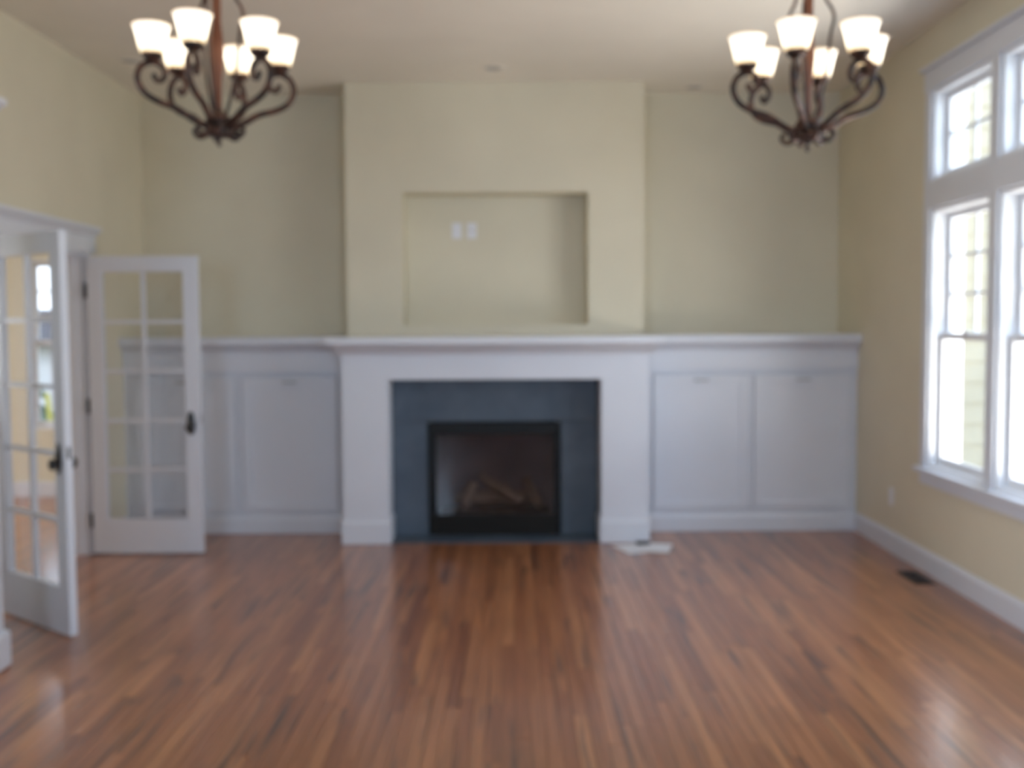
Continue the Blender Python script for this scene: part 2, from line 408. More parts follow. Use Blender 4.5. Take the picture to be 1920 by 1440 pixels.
# ---- baseboards
def baseboard(name, boxes, label):
    mb = MB()
    for (x0, x1, y0, y1) in boxes:
        mb.box(x0, x1, y0, y1, 0, 0.115)
        if abs(x1 - x0) < abs(y1 - y0):
            s = 1 if x0 in (XL, XLN) else -1
            base = x0 if s > 0 else x1
            mb.prism([(base, 0.115), (base + s * 0.016, 0.115), (base + s * 0.006, 0.14), (base, 0.14)], 'Y', y0, y1)
        else: mb.box(x0, x1, y0 if False else min(y0, y1), max(y0, y1), 0.115, 0.138)
    return struct(mb.build(name, 'white'), label, 'baseboard')
baseboard('baseboard_right', [(XR - 0.016, XR, YR, 7.70)], 'white baseboard under the windows along the right wall')
baseboard('baseboard_left', [(XL, XL + 0.016, OY1 + 0.11, 7.70), (XL, XL + 0.016, YJ, OY0 - 0.11)], 'white baseboard beside the french doors')
baseboard('baseboard_left_near', [(XLN, XLN + 0.016, YR, DY0 - 0.14)], 'white baseboard on the wall nearest the camera')
baseboard('baseboard_study', [(SX0, XL - T, SY1 - 0.016, SY1)], 'white baseboard on the far wall of the next room')

# ------------------------------------------------------------------ windows
def place(kind, base):
    """u along the wall, v outward from the inner face, z up -> world box"""
    if kind == 'R': return lambda u0, u1, v0, v1, z0, z1: (base + v0, base + v1, u0, u1, z0, z1)
    if kind == 'L': return lambda u0, u1, v0, v1, z0, z1: (base - v0, base - v1, u0, u1, z0, z1)
    if kind == 'B': return lambda u0, u1, v0, v1, z0, z1: (u0, u1, base + v0, base + v1, z0, z1)
    if kind == 'F': return lambda u0, u1, v0, v1, z0, z1: (u0, u1, base - v0, base - v1, z0, z1)

def frame_ring(mb, P, u0, u1, v0, v1, z0, z1, w_, wb=None):
    wb = wb or w_
    mb.box(*P(u0, u0 + w_, v0, v1, z0, z1), bev=0.002); mb.box(*P(u1 - w_, u1, v0, v1, z0, z1), bev=0.002)
    mb.box(*P(u0 + w_, u1 - w_, v0, v1, z0, z0 + wb), bev=0.002); mb.box(*P(u0 + w_, u1 - w_, v0, v1, z1 - w_, z1), bev=0.002)

def sash(root, P, name, u0, u1, v0, v1, z0, z1, cols, rows, st=0.042, bot=None):
    mb = MB(); frame_ring(mb, P, u0, u1, v0, v1, z0, z1, st, bot)
    s = mb.build(name, 'whitewin', root)
    bb = bot or st
    a0, a1, b0, b1 = u0 + st, u1 - st, z0 + bb, z1 - st
    vm = (v0 + v1) / 2; mw = 0.010
    for i in range(1, cols):
        u = a0 + (a1 - a0) * i / cols; MB().box(*P(u - mw, u + mw, vm - 0.009, vm + 0.009, b0, b1)).build('muntin', 'whitewin', s)
    for j in range(1, rows):
        z = b0 + (b1 - b0) * j / rows
        for i in range(cols):
            ua = a0 + (a1 - a0) * i / cols + (mw if i else 0); ub = a0 + (a1 - a0) * (i + 1) / cols - (mw if i < cols - 1 else 0)
            MB().box(*P(ua, ub, vm - 0.009, vm + 0.009, z - mw, z + mw)).build('muntin', 'whitewin', s)
    for i in range(cols):
        for j in range(rows):
            ua = a0 + (a1 - a0) * i / cols; ub = a0 + (a1 - a0) * (i + 1) / cols; za = b0 + (b1 - b0) * j / rows; zb = b0 + (b1 - b0) * (j + 1) / rows
            MB().box(*P(ua, ub, vm - 0.0015, vm + 0.0015, za, zb)).build('pane', 'glass', s)
    return s

wcount = [0]
def window(P, u0, u1, z0, z1, depth, label, style, cols=2, rows=3):
    wcount[0] += 1
    c0 = P((u0 + u1) / 2, (u0 + u1) / 2, 0, 0, z0, z0)
    root = empty('window_%d' % wcount[0], (c0[0], c0[2], z0), label, 'window', kind='structure')
    mb = MB(); frame_ring(mb, P, u0, u1, 0.0, depth + 0.03, z0, z1, 0.022)
    mb.box(*P(u0 + 0.022, u0 + 0.034, 0.075, 0.087, z0, z1)); mb.box(*P(u1 - 0.034, u1 - 0.022, 0.075, 0.087, z0, z1))
    mb.build('window_frame', 'whitewin', root)
    a, b_ = u0 + 0.022, u1 - 0.022
    if style == 'hung':
        zm = z0 + (z1 - z0) * 0.512
        sash(root, P, 'upper_sash', a, b_, 0.090, 0.122, zm - 0.02, z1 - 0.022, cols, rows)
        sash(root, P, 'lower_sash', a, b_, 0.050, 0.082, z0 + 0.022, zm + 0.02, 1, 1, bot=0.05)
        cu = (a + b_) / 2
        MB().box(*P(cu - 0.03, cu + 0.03, 0.044, 0.062, zm + 0.02, zm + 0.035), bev=0.003).build('sash_lock', 'whitewin', root)
    else:
        sash(root, P, 'fixed_sash', a, b_, 0.070, 0.105, z0 + 0.022, z1 - 0.022, cols, rows)
    return root

PR = place('R', XR)
names = ['farthest', 'middle', 'nearest']
for k, (a, b_) in enumerate(BAYS):
    window(PR, a, b_, LZ0, LZ1, TW, '%s tall double-hung window on the right wall, grilles in its upper sash' % names[k], 'hung')
for k, (a, b_) in enumerate(BAYS):
    window(PR, a, b_, TZ0, TZ1, TW, 'small four-light transom over the %s tall window' % names[k], 'fixed', 2, 2)
PB = place('B', SY1)
window(PB, SW[0], SW[1], SZ0, SZ1, T, 'window of the next room seen through the nearer french door', 'hung')
PF = place('F', YR)
for k, (a, b_) in enumerate(RW):
    window(PF, a, b_, RZ0, RZ1, T, 'wide window behind the camera, %s' % ('to the left' if k == 0 else 'to the right'), 'hung', 3, 2)
PS = place('L', SX0)
window(place('L', HX), 2.8, 4.4, 0.6, 2.4, T, 'added window of the unseen side hall left of the camera', 'hung', 3, 2)  # unseen window, added as an opening for the left-hand light
window(PS, 7.3, 9.1, 0.7, 2.2, T, 'added unseen side window of the next room', 'hung', 4, 2)  # unseen window, added to give the next room extra sky light

# casings round the right hand window group
tcount = [0]
def trim(mbs, label, mat='white'):
    """mbs: list of (part name, MB)"""
    tcount[0] += 1
    first = mbs[0][1]
    if len(mbs) == 1:
        return struct(first.build('trim_%d' % tcount[0], mat), label, 'trim')
    vs = [v.co for v in first.bm.verts]
    loc = (sum(v.x for v in vs) / len(vs), sum(v.y for v in vs) / len(vs), min(v.z for v in vs))
    root = empty('trim_%d' % tcount[0], loc, label, 'trim', kind='structure')
    for nme, mb in mbs: mb.build(nme, mat, root)
    return root
Y0c, Y1c = 3.82 - 0.09, 6.39 + 0.09
d = 0.02
parts = [('side_casing', MB().box(XR - d, XR, 6.39, Y1c, LZ0, TZ1, bev=0.003)), ('side_casing', MB().box(XR - d, XR, Y0c, 3.82, LZ0, TZ1, bev=0.003)),
         ('mullion_casing', MB().box(XR - d, XR, 5.50, 5.60, LZ0, TZ1, bev=0.003)), ('mullion_casing', MB().box(XR - d, XR, 4.61, 4.71, LZ0, TZ1, bev=0.003))]
for a, b_ in BAYS: parts.append(('transom_bar_casing', MB().box(XR - d, XR, a, b_, LZ1, TZ0, bev=0.003)))
parts.append(('head_casing', MB().box(XR - d - 0.004, XR, Y0c - 0.01, Y1c + 0.01, TZ1, TZ1 + 0.125, bev=0.003)))
parts.append(('head_cap', MB().box(XR - d - 0.03, XR, Y0c - 0.03, Y1c + 0.03, TZ1 + 0.125, TZ1 + 0.15, bev=0.004)))
parts.append(('window_stool', MB().box(XR - 0.055, XR + 0.0, Y0c - 0.03, Y1c + 0.03, LZ0 - 0.03, LZ0, bev=0.005)))
parts.append(('apron', MB().box(XR - d, XR, Y0c, Y1c, LZ0 - 0.105, LZ0 - 0.03, bev=0.003)))
trim(parts, 'white casing, stool and apron round the window group on the right wall')

# casing and crown over the french door opening
x0, x1 = XL, XL + 0.024
head = [(XL, 0), (x1, 0), (x1, 0.115), (XL + 0.034, 0.122), (XL + 0.060, 0.150), (XL + 0.072, 0.152), (XL + 0.072, 0.178), (XL, 0.178)]
parts = [('side_casing', MB().box(x0, x1, OY1, OY1 + 0.10, 0, OZ, bev=0.003)), ('side_casing', MB().box(x0, x1, OY0 - 0.10, OY0, 0, OZ, bev=0.003)),
         ('head_casing', MB().prism([(px_, OZ + pz) for px_, pz in head], 'Y', OY0 - 0.18, OY1 + 0.18))]
trim(parts, 'white casing with crowned head round the french door opening')
parts = [('jamb', MB().box(XL - T, XL, OY1 - 0.02, OY1, 0, OZ - 0.02)), ('jamb', MB().box(XL - T, XL, OY0, OY0 + 0.02, 0, OZ - 0.02)),
         ('head_jamb', MB().box(XL - T, XL, OY0, OY1, OZ - 0.02, OZ)), ('door_stop', MB().box(XL - 0.09, XL - 0.045, OY1 - 0.032, OY1 - 0.02, 0, OZ - 0.02))]
trim(parts, 'white jambs lining the french door opening')
# near left casing: post with plinth and crowned head
x1 = XLN + 0.030
headn = [(XLN, 0), (x1, 0), (x1, 0.05), (XLN + 0.05, 0.06), (XLN + 0.095, 0.10), (XLN + 0.112, 0.104), (XLN + 0.112, 0.13), (XLN, 0.13)]
parts = [('casing_post', MB().box(XLN, x1, DY1, DY1 + 0.13, 0.17, DZ, bev=0.004)), ('plinth_block', MB().box(XLN, x1 + 0.030, DY1 - 0.004, DY1 + 0.14, 0, 0.17, bev=0.012)),
         ('casing_post', MB().box(XLN, x1, DY0 - 0.13, DY0, 0.17, DZ, bev=0.004)), ('plinth_block', MB().box(XLN, x1 + 0.030, DY0 - 0.14, DY0, 0, 0.17, bev=0.012)),
         ('head_casing', MB().prism([(px_, DZ + pz) for px_, pz in headn], 'Y', DY0 - 0.18, DY1 + 0.15))]
trim(parts, 'white casing post with stepped plinth at the left edge nearest the camera')

# ------------------------------------------------------------------ doors
def french_leaf(name, loc, ang, label, W=0.745):
    root = empty(name, loc, label, 'door', rz=ang, kind='structure')
    z0, z1, th = 0.012, 2.03, 0.042
    st, tr, br, mw = 0.100, 0.105, 0.235, 0.012
    def part(nme, mb, mat='white', par=root, **k): return mb.build(nme, mat, par, world=False, **k)
    part('stile', MB().box(0, st, 0, th, z0, z1, bev=0.002)); part('stile', MB().box(W - st, W, 0, th, z0, z1, bev=0.002))
    part('top_rail', MB().box(st, W - st, 0.001, th - 0.001, z1 - tr, z1)); part('bottom_rail', MB().box(st, W - st, 0.001, th - 0.001, z0, z0 + br))
    a0, a1, b0, b1 = st, W - st, z0 + br, z1 - tr; um = (a0 + a1) / 2
    part('muntin', MB().box(um - mw, um + mw, 0.006, th - 0.006, b0, b1, bev=0.002))
    for j in range(1, 5):
        z = b0 + (b1 - b0) * j / 5
        for ua, ub in ((a0, um - mw), (um + mw, a1)): part('muntin', MB().box(ua, ub, 0.007, th - 0.007, z - mw, z + mw, bev=0.002))
    for j in range(5):
        for ua, ub in ((a0, um), (um, a1)):
            part('pane', MB().box(ua, ub, th / 2 - 0.0015, th / 2 + 0.0015, b0 + (b1 - b0) * j / 5, b0 + (b1 - b0) * (j + 1) / 5), 'doorglass')
    for s_, yy in ((-1, 0.0), (1, th)):
        e = MB()                                        # oval escutcheon with an egg knob
        e.lathe([(0.0005, 0), (0.028, 0.0005), (0.030, 0.004), (0.026, 0.008), (0.0005, 0.009)], (0, 0, 0), 20, axis='Y')
        for v in e.bm.verts: v.co.z *= 2.7; v.co.y *= s_
        bmesh.ops.translate(e.bm, vec=(W - 0.062, yy, 0.90), verts=e.bm.verts)
        es = part('escutcheon', e, 'hardware', smooth=True)
        k = MB(); k.lathe([(0.010, 0.004), (0.010, 0.014), (0.020, 0.020), (0.030, 0.030), (0.030, 0.038), (0.022, 0.045), (0.008, 0.048)], (0, 0, 0), 20, axis='Y')
        for v in k.bm.verts: v.co.y *= s_
        bmesh.ops.translate(k.bm, vec=(W - 0.062, yy, 0.872), verts=k.bm.verts)
        k.build('door_knob', 'hardware', es, world=False, smooth=True)
    part('latch_plate', MB().box(W - 0.0005, W + 0.0012, 0.013, th - 0.013, 0.90, 0.96), 'hardware')
    for zz in (0.24, 1.02, 1.80):
        hm = MB().lathe([(0.008, -0.05), (0.008, 0.05)], (-0.009, -0.004, zz), 10)
        hm.box(-0.002, 0.0, 0.0, 0.03, zz - 0.048, zz + 0.048)
        part('hinge', hm, 'hardware')
    return root
french_leaf('door_1', (-2.86, 7.0, 0), 0.0, 'white glazed french door leaf standing open in front of the left cabinets')
french_leaf('door_2', (-2.790, 5.565, 0), math.atan2(-0.47, 0.575), 'white glazed french door leaf nearest the camera, seen edge-on at far left')
trim([('jamb', MB().box(XLN - T, XLN, DY0, DY0 + 0.02, 0, DZ - 0.02)), ('jamb', MB().box(XLN - T, XLN, DY1 - 0.02, DY1, 0, DZ - 0.02)), ('head_jamb', MB().box(XLN - T, XLN, DY0, DY1, DZ - 0.02, DZ))],
     'white jambs lining the cased opening at the left edge')

# ------------------------------------------------------------------ fireplace and mantel
MX = (-1.205, -0.878, 0.630, 0.962)     # pilaster edges
root = empty('mantelpiece', (-0.12, 7.5, 0), 'white painted wooden mantelpiece framing the slate fireplace', 'mantelpiece')
for a, b_ in ((MX[0], MX[1]), (MX[2], MX[3])):
    MB().box(a, b_, 7.31, FY, 0.165, 1.17, bev=0.003).build('pilaster', 'white', root)
    pm = MB().box(a - 0.012, b_ + 0.012, 7.292, FY, 0.0, 0.150, bev=0.003)
    pm.prism([(7.292, 0.150), (7.31, 0.172), (FY, 0.172), (FY, 0.150)], 'X', a - 0.012, b_ + 0.012)
    pm.build('plinth', 'white', root)
for a, b_ in ((CX0 + 0.009, MX[0]), (MX[3], CX1 - 0.009)):
    MB().box(a, b_, 7.50, 7.715, 0.0, 1.36).build('side_return', 'white', root)
MB().box(MX[0], MX[3], 7.31, FY - 0.001, 1.17, 1.365, bev=0.002).build('frieze', 'white', root)
cm = MB()
prof = [(7.60, 1.350), (7.305, 1.350), (7.295, 1.362), (7.278, 1.368), (7.245, 1.395), (7.19, 1.412), (7.185, 1.422), (7.60, 1.422)]
cm.prism(prof, 'X', MX[0] - 0.045, MX[3] + 0.045)
cm.build('crown_moulding', 'white', root)
MB().box(MX[0] - 0.085, MX[3] + 0.085, 7.13, CY, 1.422, 1.474, bev=0.006).build('mantel_shelf', 'white', root)

root = empty('slate_surround', (-0.13, 7.57, 0), 'blue grey honed slate surround fitted inside the white mantelpiece', 'fireplace surround')
MB().box(MX[1], MX[2], 7.555, FY, FZ1 + 0.001, 1.169, bev=0.0015).build('slate_slab', 'slate', root)
MB().box(MX[1], FX0, 7.555, FY, 0.0115, FZ1 - 0.001, bev=0.0015).build('slate_slab', 'slate', root)
MB().box(FX1, MX[2], 7.555, FY, 0.0115, FZ1 - 0.001, bev=0.0015).build('slate_slab', 'slate', root)
tag(MB().box(MX[1] - 0.0, MX[2] + 0.0, 7.325, 7.60, 0.0, 0.011, bev=0.002).build('hearth_slab', 'slate'), 'thin slate hearth slab lying flush in front of the fireplace opening', 'hearth')

root = empty('fireplace_insert', (-0.13, 7.6, 0.012), 'black metal gas fireplace insert with glass front, centred in the slate surround', 'fireplace')
fy = 7.540
MB().box(FX0 + 0.004, FX1 - 0.004, fy, fy + 0.03, 0.755, FZ1 - 0.004, bev=0.004).build('top_bar', 'black', root)
MB().box(FX0 + 0.004, FX0 + 0.064, fy, fy + 0.03, 0.165, 0.755, bev=0.004).build('side_bar', 'black', root)
MB().box(FX1 - 0.052, FX1 - 0.004, fy, fy + 0.03, 0.165, 0.755, bev=0.004).build('side_bar', 'black', root)
lm = MB().box(FX0 + 0.004, FX1 - 0.004, fy + 0.008, fy + 0.03, 0.013, 0.165)
lm.build('louver_backing', 'black', root)
for i in range(4):
    z = 0.028 + i * 0.034
    MB().prism([(fy + 0.008, z + 0.024), (fy - 0.006, z), (fy - 0.003, z - 0.003), (fy + 0.008, z + 0.018)], 'X', FX0 + 0.02, FX1 - 0.02).build('louver_slat', 'black', root)
MB().box(FX0 + 0.064, FX1 - 0.052, fy + 0.012, fy + 0.016, 0.165, 0.755).build('glass_front', 'fireglass', root)
lx0, lx1, lz0, lz1, ly1 = FX0 + 0.02, FX1 - 0.02, 0.14, 0.80, 8.02
fb = MB(); fb.box(lx0 - 0.015, lx0, FY - 0.02, ly1, lz0, lz1); fb.box(lx1, lx1 + 0.015, FY - 0.02, ly1, lz0, lz1)
fb.box(lx0, lx1, ly1 - 0.015, ly1, lz0, lz1); fb.box(lx0, lx1, FY - 0.02, ly1, lz1, lz1 + 0.012); fb.box(lx0, lx1, FY - 0.02, ly1, lz0 - 0.012, lz0)
fb.build('firebox', 'liner', root)
em = MB(); g = 22
vv = [[em.bm.verts.new((lx0 + 0.06 + (lx1 - lx0 - 0.12) * i / g, 7.64 + 0.30 * j / 10, lz0 + 0.012 + 0.030 * math.sin(PI * i / g) * math.sin(PI * j / 10) + random.uniform(0, 0.014))) for j in range(11)] for i in range(g + 1)]
for i in range(g):
    for j in range(10): em.bm.faces.new((vv[i][j], vv[i + 1][j], vv[i + 1][j + 1], vv[i][j + 1]))
em.build('ember_bed', 'ember', root)
def log(p, q, r0, label):
    p, q = Vector(p), Vector(q); n = 9; pts = []; rs = []
    for i in range(n):
        t = i / (n - 1); pts.append(p.lerp(q, t) + Vector((0, random.uniform(-.006, .006), random.uniform(-.006, .006)))); rs.append(r0 * (0.86 + 0.28 * random.random()) * (0.8 if i in (0, n - 1) else 1))
    mb = MB().tube(pts, rs, 12)
    for v in mb.bm.verts: v.co += Vector((random.uniform(-1, 1), random.uniform(-1, 1), random.uniform(-1, 1))) * r0 * 0.07
    o = mb.build('ceramic_log', 'log', smooth=True); tag(o, label, 'log', 'ceramic logs in the fireplace')
log((-0.44, 7.86, 0.235), (0.19, 7.88, 0.235), 0.046, 'tan ceramic log lying flat at the back behind the fireplace glass')
log((-0.36, 7.72, 0.185), (-0.30, 7.86, 0.345), 0.038, 'ceramic log leaning at the left inside the fireplace')
log((-0.24, 7.88, 0.40), (0.05, 7.70, 0.235), 0.040, 'ceramic log lying across the top of the others in the fireplace')
log((0.10, 7.86, 0.38), (0.20, 7.70, 0.200), 0.034, 'ceramic log leaning at the right inside the fireplace')

# ------------------------------------------------------------------ built-in cabinets
CF = 7.72
def cabinet(x0, x1, doors, side, other):
    root = empty('built_in_cabinet', ((x0 + x1) / 2, 7.97, 0), 'white two-door built-in cabinet to the %s of the fireplace, %s' % (side, other), 'cabinet')
    mb = MB()                                     # carcass: a closed box behind the face
    mb.box(x0, x1, CF + 0.02, YB - 0.002, 0.0, 1.365); mb.build('carcass', 'white', root)
    ff = MB(); z0, z1 = 0.155, 1.182
    edges = [x0] + [v for dd in doors for v in dd] + [x1]
    for i in range(0, len(edges), 2): ff.box(edges[i], edges[i + 1], CF + 0.006, CF + 0.02, 0.13, 1.19)
    for a, b_ in doors: ff.box(a, b_, CF, CF + 0.02, 0.13, z0); ff.box(a, b_, CF, CF + 0.02, z1, 1.19)
    ff.build('face_frame', 'white', root)
    bb = MB().box(x0, x1, CF - 0.016, CF, 0.0, 0.105, bev=0.002); bb.prism([(CF - 0.016, 0.105), (CF, 0.105), (CF, 0.132), (CF - 0.006, 0.132)], 'X', x0, x1)
    bb.build('base_moulding', 'white', root)
    MB().box(x0, x1, CF - 0.012, CF + 0.02, 1.215, 1.365, bev=0.002).build('frieze', 'white', root)
    MB().box(x0, x1, CF + 0.014, CF + 0.02, 1.19, 1.215).build('recessed_rail', 'white', root)
    for a, b_ in doors:
        g_ = 0.007; a += g_; b_ -= g_; za, zb = z0 + g_, z1 - g_
        dm = MB(); y0, y1 = CF - 0.010, CF + 0.016; s_ = 0.062
        dm.box(a, a + s_, y0, y1, za, zb, bev=0.0015); dm.box(b_ - s_, b_, y0, y1, za, zb, bev=0.0015)
        dm.box(a + s_, b_ - s_, y0, y1, za, za + s_, bev=0.0015); dm.box(a + s_, b_ - s_, y0, y1, zb - s_, zb, bev=0.0015)
        do = dm.build('cabinet_door', 'white', root)
        MB().box(a + s_, b_ - s_, CF + 0.002, CF + 0.012, za + s_, zb - s_).build('door_panel', 'white', do)
        cx = (a + b_) / 2
        pl = MB().tube([(cx - 0.048, y0, 1.137), (cx - 0.046, y0 - 0.022, 1.137), (cx - 0.030, y0 - 0.028, 1.137), (cx + 0.030, y0 - 0.028, 1.137), (cx + 0.046, y0 - 0.022, 1.137), (cx + 0.048, y0, 1.137)], 0.0065, 8)
        pl.build('door_pull', 'pull', do, smooth=True)
    return root
cabinet(XL + 0.001, CX0 + 0.008, [(-2.835, -2.062), (-2.022, -1.300)], 'left', 'partly behind the open glazed door')
cabinet(CX1 - 0.008, XR - 0.001, [(1.050, 1.775), (1.803, 2.540)], 'right', 'reaching the window wall')
def cabinet_top(x0, x1, label):
    root = empty('cabinet_top', ((x0 + x1) / 2, 7.9, 1.37), label, 'shelf')
    MB().prism([(YB - 0.002, 1.366), (CF - 0.014, 1.366), (CF - 0.026, 1.378), (CF - 0.040, 1.394), (CF - 0.075, 1.408), (CF - 0.078, 1.418), (YB - 0.002, 1.418)], 'X', x0, x1).build('crown_moulding', 'white', root)
    MB().box(x0, x1, CF - 0.10, YB - 0.002, 1.4185, 1.474, bev=0.004).build('shelf_board', 'white', root)
cabinet_top(XL + 0.001, CX0 - 0.001, 'white moulded shelf running along the top of the left cabinet')
cabinet_top(CX1 + 0.001, XR - 0.001, 'white moulded shelf running along the top of the right cabinet')

# ------------------------------------------------------------------ small fixed things
def plate_b(x, z, y, label, kind):
    root = empty('outlet_plate' if kind == 'duplex' else 'cable_plate', (x, y, z - 0.06), label, 'wall plate', 'white plates in the recess')
    MB().box(x - 0.037, x + 0.037, y - 0.006, y, z - 0.060, z + 0.060, bev=0.003).build('plate', 'plate', root)
    if kind == 'duplex':
        for dz in (-0.024, 0.024): MB().box(x - 0.016, x + 0.016, y - 0.009, y - 0.0055, z + dz - 0.015, z + dz + 0.015, bev=0.002).build('socket', 'plate', root)
    else:
        MB().lathe([(0.008, 0.0), (0.008, 0.006), (0.004, 0.008), (0.004, 0.014)], (x, y - 0.0195, z), 12, axis='Y').build('cable_jack', 'pull', root)
plate_b(-0.420, 2.282, CY + ND, 'white duplex outlet plate, left of the two in the recess over the mantel', 'duplex')
plate_b(-0.303, 2.282, CY + ND, 'white cable plate, right of the two in the recess over the mantel', 'coax')
root = empty('outlet_plate', (XR, 6.995, 0.315), 'white outlet plate low on the right wall between window and corner', 'wall plate')
MB().box(XR - 0.006, XR, 6.958, 7.032, 0.315, 0.435, bev=0.003).build('plate', 'plate', root)
for dz in (0.351, 0.399): MB().box(XR - 0.009, XR - 0.0055, 6.979, 7.011, dz - 0.015, dz + 0.015, bev=0.002).build('socket', 'plate', root)

root = empty('floor_register', (2.452, 6.24, 0), 'dark metal floor register beside the baseboard under the windows', 'vent')
mb = MB(); mb.box(2.39, 2.515, 6.08, 6.095, 0, 0.006); mb.box(2.39, 2.515, 6.385, 6.40, 0, 0.006); mb.box(2.39, 2.402, 6.095, 6.385, 0, 0.006); mb.box(2.503, 2.515, 6.095, 6.385, 0, 0.006)
mb.build('register_frame', 'vent', root)
MB().box(2.402, 2.503, 6.095, 6.385, 0.0, 0.0015).build('register_well', 'black', root)
for i in range(13):
    y = 6.105 + i * 0.0225; MB().box(2.402, 2.503, y, y + 0.009, 0.0015, 0.005).build('register_slat', 'vent', root)

def sheet(pts, z, label, name='paper_sheet'):
    mb = MB(); mb.prism(pts, 'Z', z, z + 0.003); return tag(mb.build(name, 'paper'), label, 'paper')
def rrect(cx, cy, w_, h_, a):
    return [(cx + x * math.cos(a) - y * math.sin(a), cy + x * math.sin(a) + y * math.cos(a)) for x, y in ((-w_ / 2, -h_ / 2), (w_ / 2, -h_ / 2), (w_ / 2, h_ / 2), (-w_ / 2, h_ / 2))]
sheet(rrect(0.845, 7.11, 0.216, 0.279, 0.35), 0.0005, 'white paper sheet on the floor, left one under the right pilaster')
sheet(rrect(0.985, 7.105, 0.216, 0.279, -0.25), 0.0042, 'white paper sheet on the floor, right one overlapping its neighbour')
rm = MB(); rm.box(-0.05, 0.05, -0.022, 0.022, 0, 0.022, bev=0.006)
bmesh.ops.rotate(rm.bm, cent=(0, 0, 0), matrix=Matrix.Rotation(0.15, 3, 'Z'), verts=rm.bm.verts); bmesh.ops.translate(rm.bm, vec=(0.915, 7.215, 0.0078), verts=rm.bm.verts)
tag(rm.build('remote_control', 'grey'), 'small dark grey remote lying on the white papers by the pilaster', 'remote')

for (x, y, lab) in ((-0.12, 7.40, 'white recessed ceiling light in front of the chimney breast'), (1.40, 8.02, 'white recessed ceiling light over the right cabinet'), (-2.58, 7.15, 'white recessed ceiling light over the open french door')):
    root = empty('recessed_light', (x, y, H - 0.004), lab, 'ceiling light', 'unlit recessed ceiling lights')
    MB().lathe([(0.062, -0.002), (0.086, -0.002), (0.090, 0.004), (0.062, 0.004)], (x, y, H - 0.0045), 28, closed=True).build('trim_ring', 'ceiling', root)
    MB().lathe([(0.001, 0.0), (0.063, 0.0), (0.063, 0.0015), (0.001, 0.0015)], (x, y, H - 0.003), 28).build('lens', 'canint', root)

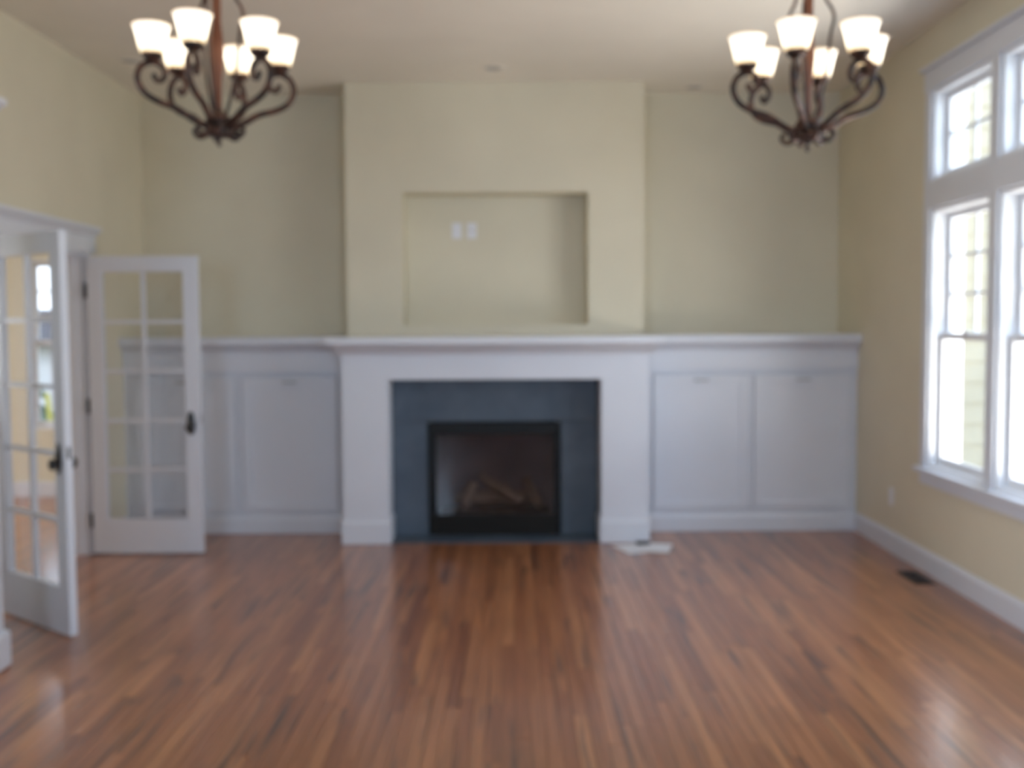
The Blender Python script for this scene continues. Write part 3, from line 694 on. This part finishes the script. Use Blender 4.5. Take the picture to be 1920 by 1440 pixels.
# ------------------------------------------------------------------ chandeliers
def catmull(P, n=6):
    P = [Vector(p) for p in P]; P = [2 * P[0] - P[1]] + P + [2 * P[-1] - P[-2]]; o = []
    for i in range(1, len(P) - 2):
        for k in range(n):
            t = k / n; a, b_, c_, d_ = P[i - 1], P[i], P[i + 1], P[i + 2]
            o.append(0.5 * ((2 * b_) + (c_ - a) * t + (2 * a - 5 * b_ + 4 * c_ - d_) * t * t + (3 * b_ - a - 3 * c_ + d_) * t ** 3))
    o.append(P[-2]); return o
def make_chandelier(loc, a0, label):
    # everything is measured from the finial tip; a0 is the bearing of the first arm, in degrees from the camera's side
    root = empty('chandelier', loc, label, 'chandelier', 'chandeliers hanging side by side')
    Z = 2.285
    def part(nme, mb, mat='bronze', par=root, smooth=True): return mb.build(nme, mat, par, world=False, smooth=smooth)
    def polar(rz, deg):
        a = math.radians(deg); return [(r_ * math.sin(a), -r_ * math.cos(a), z - Z) for r_, z in rz]
    arm = [(0.035, 2.362), (0.094, 2.385), (0.160, 2.425), (0.230, 2.448), (0.282, 2.480), (0.305, 2.530), (0.290, 2.576), (0.252, 2.597), (0.218, 2.588), (0.201, 2.560), (0.211, 2.532), (0.233, 2.526), (0.242, 2.543)]
    for k in range(6):
        dg = a0 + 60 * k; pts = catmull(polar(arm, dg)); n = len(pts)
        ao = part('arm', MB().tube(pts, [0.0145 - 0.005 * (i / n) for i in range(n)], 10))
        part('end_curl_ball', MB().lathe([(0.001, -0.012), (0.009, -0.009), (0.013, 0), (0.009, 0.009), (0.001, 0.012)], polar([(.242, 2.543)], dg)[0], 10), par=ao)
        cxp = polar([(.248, Z)], dg)[0]
        part('socket_cup', MB().lathe([(0.010, 2.588 - Z), (0.014, 2.600 - Z), (0.030, 2.607 - Z), (0.041, 2.621 - Z), (0.039, 2.629 - Z), (0.012, 2.632 - Z)], (cxp[0], cxp[1], 0), 18))
        part('bulb', MB().lathe([(0.010, 2.632 - Z), (0.014, 2.650 - Z), (0.022, 2.668 - Z), (0.023, 2.682 - Z), (0.016, 2.698 - Z), (0.002, 2.704 - Z)], (cxp[0], cxp[1], 0), 14), 'bulb')
        pr = [(0.036, 2.630), (0.045, 2.633), (0.050, 2.652), (0.055, 2.675), (0.060, 2.698), (0.0655, 2.719), (0.074, 2.736),
              (0.071, 2.738), (0.0625, 2.720), (0.057, 2.699), (0.052, 2.676), (0.047, 2.654), (0.042, 2.637), (0.036, 2.634)]
        part('lamp_shade', MB().lathe([(r_, z - Z) for r_, z in pr], (cxp[0], cxp[1], 0), 24, closed=True), 'shade')
        sc_ = [(.034, 2.372), (.045, 2.345), (.066, 2.328), (.090, 2.330), (.103, 2.347), (.096, 2.362), (.083, 2.358)]
        pts = catmull(polar(sc_, dg + 30), 4); part('small_scroll', MB().tube(pts, [0.012 - 0.005 * i / len(pts) for i in range(len(pts))], 8))
    ly = [(.016, 3.045), (.046, 3.010), (.058, 2.955), (.068, 2.895), (.096, 2.850), (.104, 2.812), (.092, 2.760), (.084, 2.690), (.072, 2.590), (.050, 2.490), (.030, 2.420)]
    for k in range(3):
        part('lyre_rod', MB().tube(catmull(polar(ly, a0 + 120 * k), 5), 0.0068, 8))
    part('hub', MB().lathe([(r_, z - Z) for r_, z in ((0.008, 2.322), (0.056, 2.328), (0.068, 2.340), (0.052, 2.354), (0.044, 2.372), (0.052, 2.392), (0.040, 2.412), (0.020, 2.432))], (0, 0, 0), 20))
    part('finial', MB().lathe([(r_, z - Z) for r_, z in ((0.001, 2.285), (0.007, 2.291), (0.010, 2.300), (0.006, 2.310), (0.009, 2.318), (0.022, 2.325))], (0, 0, 0), 14))
    part('column', MB().lathe([(r_, z - Z) for r_, z in ((0.016, 2.430), (0.013, 2.46), (0.014, 2.53), (0.021, 2.60), (0.027, 2.66), (0.022, 2.72), (0.016, 2.78), (0.018, 2.88), (0.024, 2.95), (0.018, 3.03), (0.012, 3.06))], (0, 0, 0), 20), 'column')
    part('hanging_stem', MB().lathe([(0.007, 3.05 - Z), (0.007, 3.33 - Z)], (0, 0, 0), 12))
    part('canopy', MB().lathe([(r_, z - Z) for r_, z in ((0.010, 3.30), (0.022, 3.315), (0.055, 3.335), (0.064, 3.352), (0.064, 3.3595))], (0, 0, 0), 24))
    return root
make_chandelier((-1.168, 4.2, 2.268), -5, 'lit six-arm bronze chandelier hanging on the left, near the french doors')
make_chandelier((1.190, 4.2, 2.235), -26, 'lit six-arm bronze chandelier hanging on the right, near the windows')
# ------------------------------------------------------------------ outdoors
gm = MB().box(-60, 60, -50, 80, -0.75, -0.55); struct(gm.build('ground_outside', 'grass'), 'ground outside the windows', 'ground')
root = empty('house_wing', (5.8, 8.3, -0.5), 'pale yellow sided wing of the house seen through the right windows', 'building')
MB().box(3.25, 9.0, 7.92, 8.5, -0.55, 4.6).build('wall_core', 'siding', root)
for i in range(32):
    z = -0.5 + i * 0.16
    MB().prism([(7.92, z), (7.900, z), (7.912, z + 0.162), (7.92, z + 0.162)], 'X', 3.39, 8.95).build('siding_board', 'siding', root)
MB().box(3.25, 3.39, 7.885, 7.925, -0.55, 4.6).build('corner_board', 'extwhite', root)
MB().box(3.15, 9.2, 7.6, 8.7, 4.6, 4.8).build('eave', 'extwhite', root)

root = empty('neighbour_house', (-10.6, 24, -0.5), 'pale neighbouring house seen through the far window of the next room', 'building')
MB().box(-16, -7.2, 24, 30, -0.55, 1.15).build('wall_block', 'extwhite', root)
MB().prism([(23.6, 1.15), (30.4, 1.15), (27, 2.05)], 'X', -16.3, -6.9).build('gable_roof', 'roof', root)
MB().box(-12.6, -12.0, 23.95, 24.0, 0.2, 0.8).build('house_window', 'black', root)
MB().box(-10.62, -10.50, 23.93, 24.0, -0.5, 1.10).build('red_post', 'red', root)  # narrow red post, put in for an unidentified red spot
tm = MB(); rnd = random.Random(3)
root = empty('evergreen_tree', (-9.3, 19, -0.55), 'dark evergreen tree outside the window of the next room', 'tree')
MB().tube([(-9.3, 19, -0.55), (-9.3, 19, 1.2)], 0.1, 8).build('trunk', 'bark', root)
for i in range(5): tm.lathe([(0.9 - i * 0.15, 0.0), (0.02, 0.7)], (-9.3, 19, -0.1 + i * 0.38), 10)
tm.build('foliage', 'leaf', root)
tag(MB().tube([(-5.26, 12.0, -0.6), (-5.40, 12.0, 0.80)], 0.03, 8).build('garden_stake', 'yellow'), 'yellow stake leaning outside the window of the next room', 'stake')
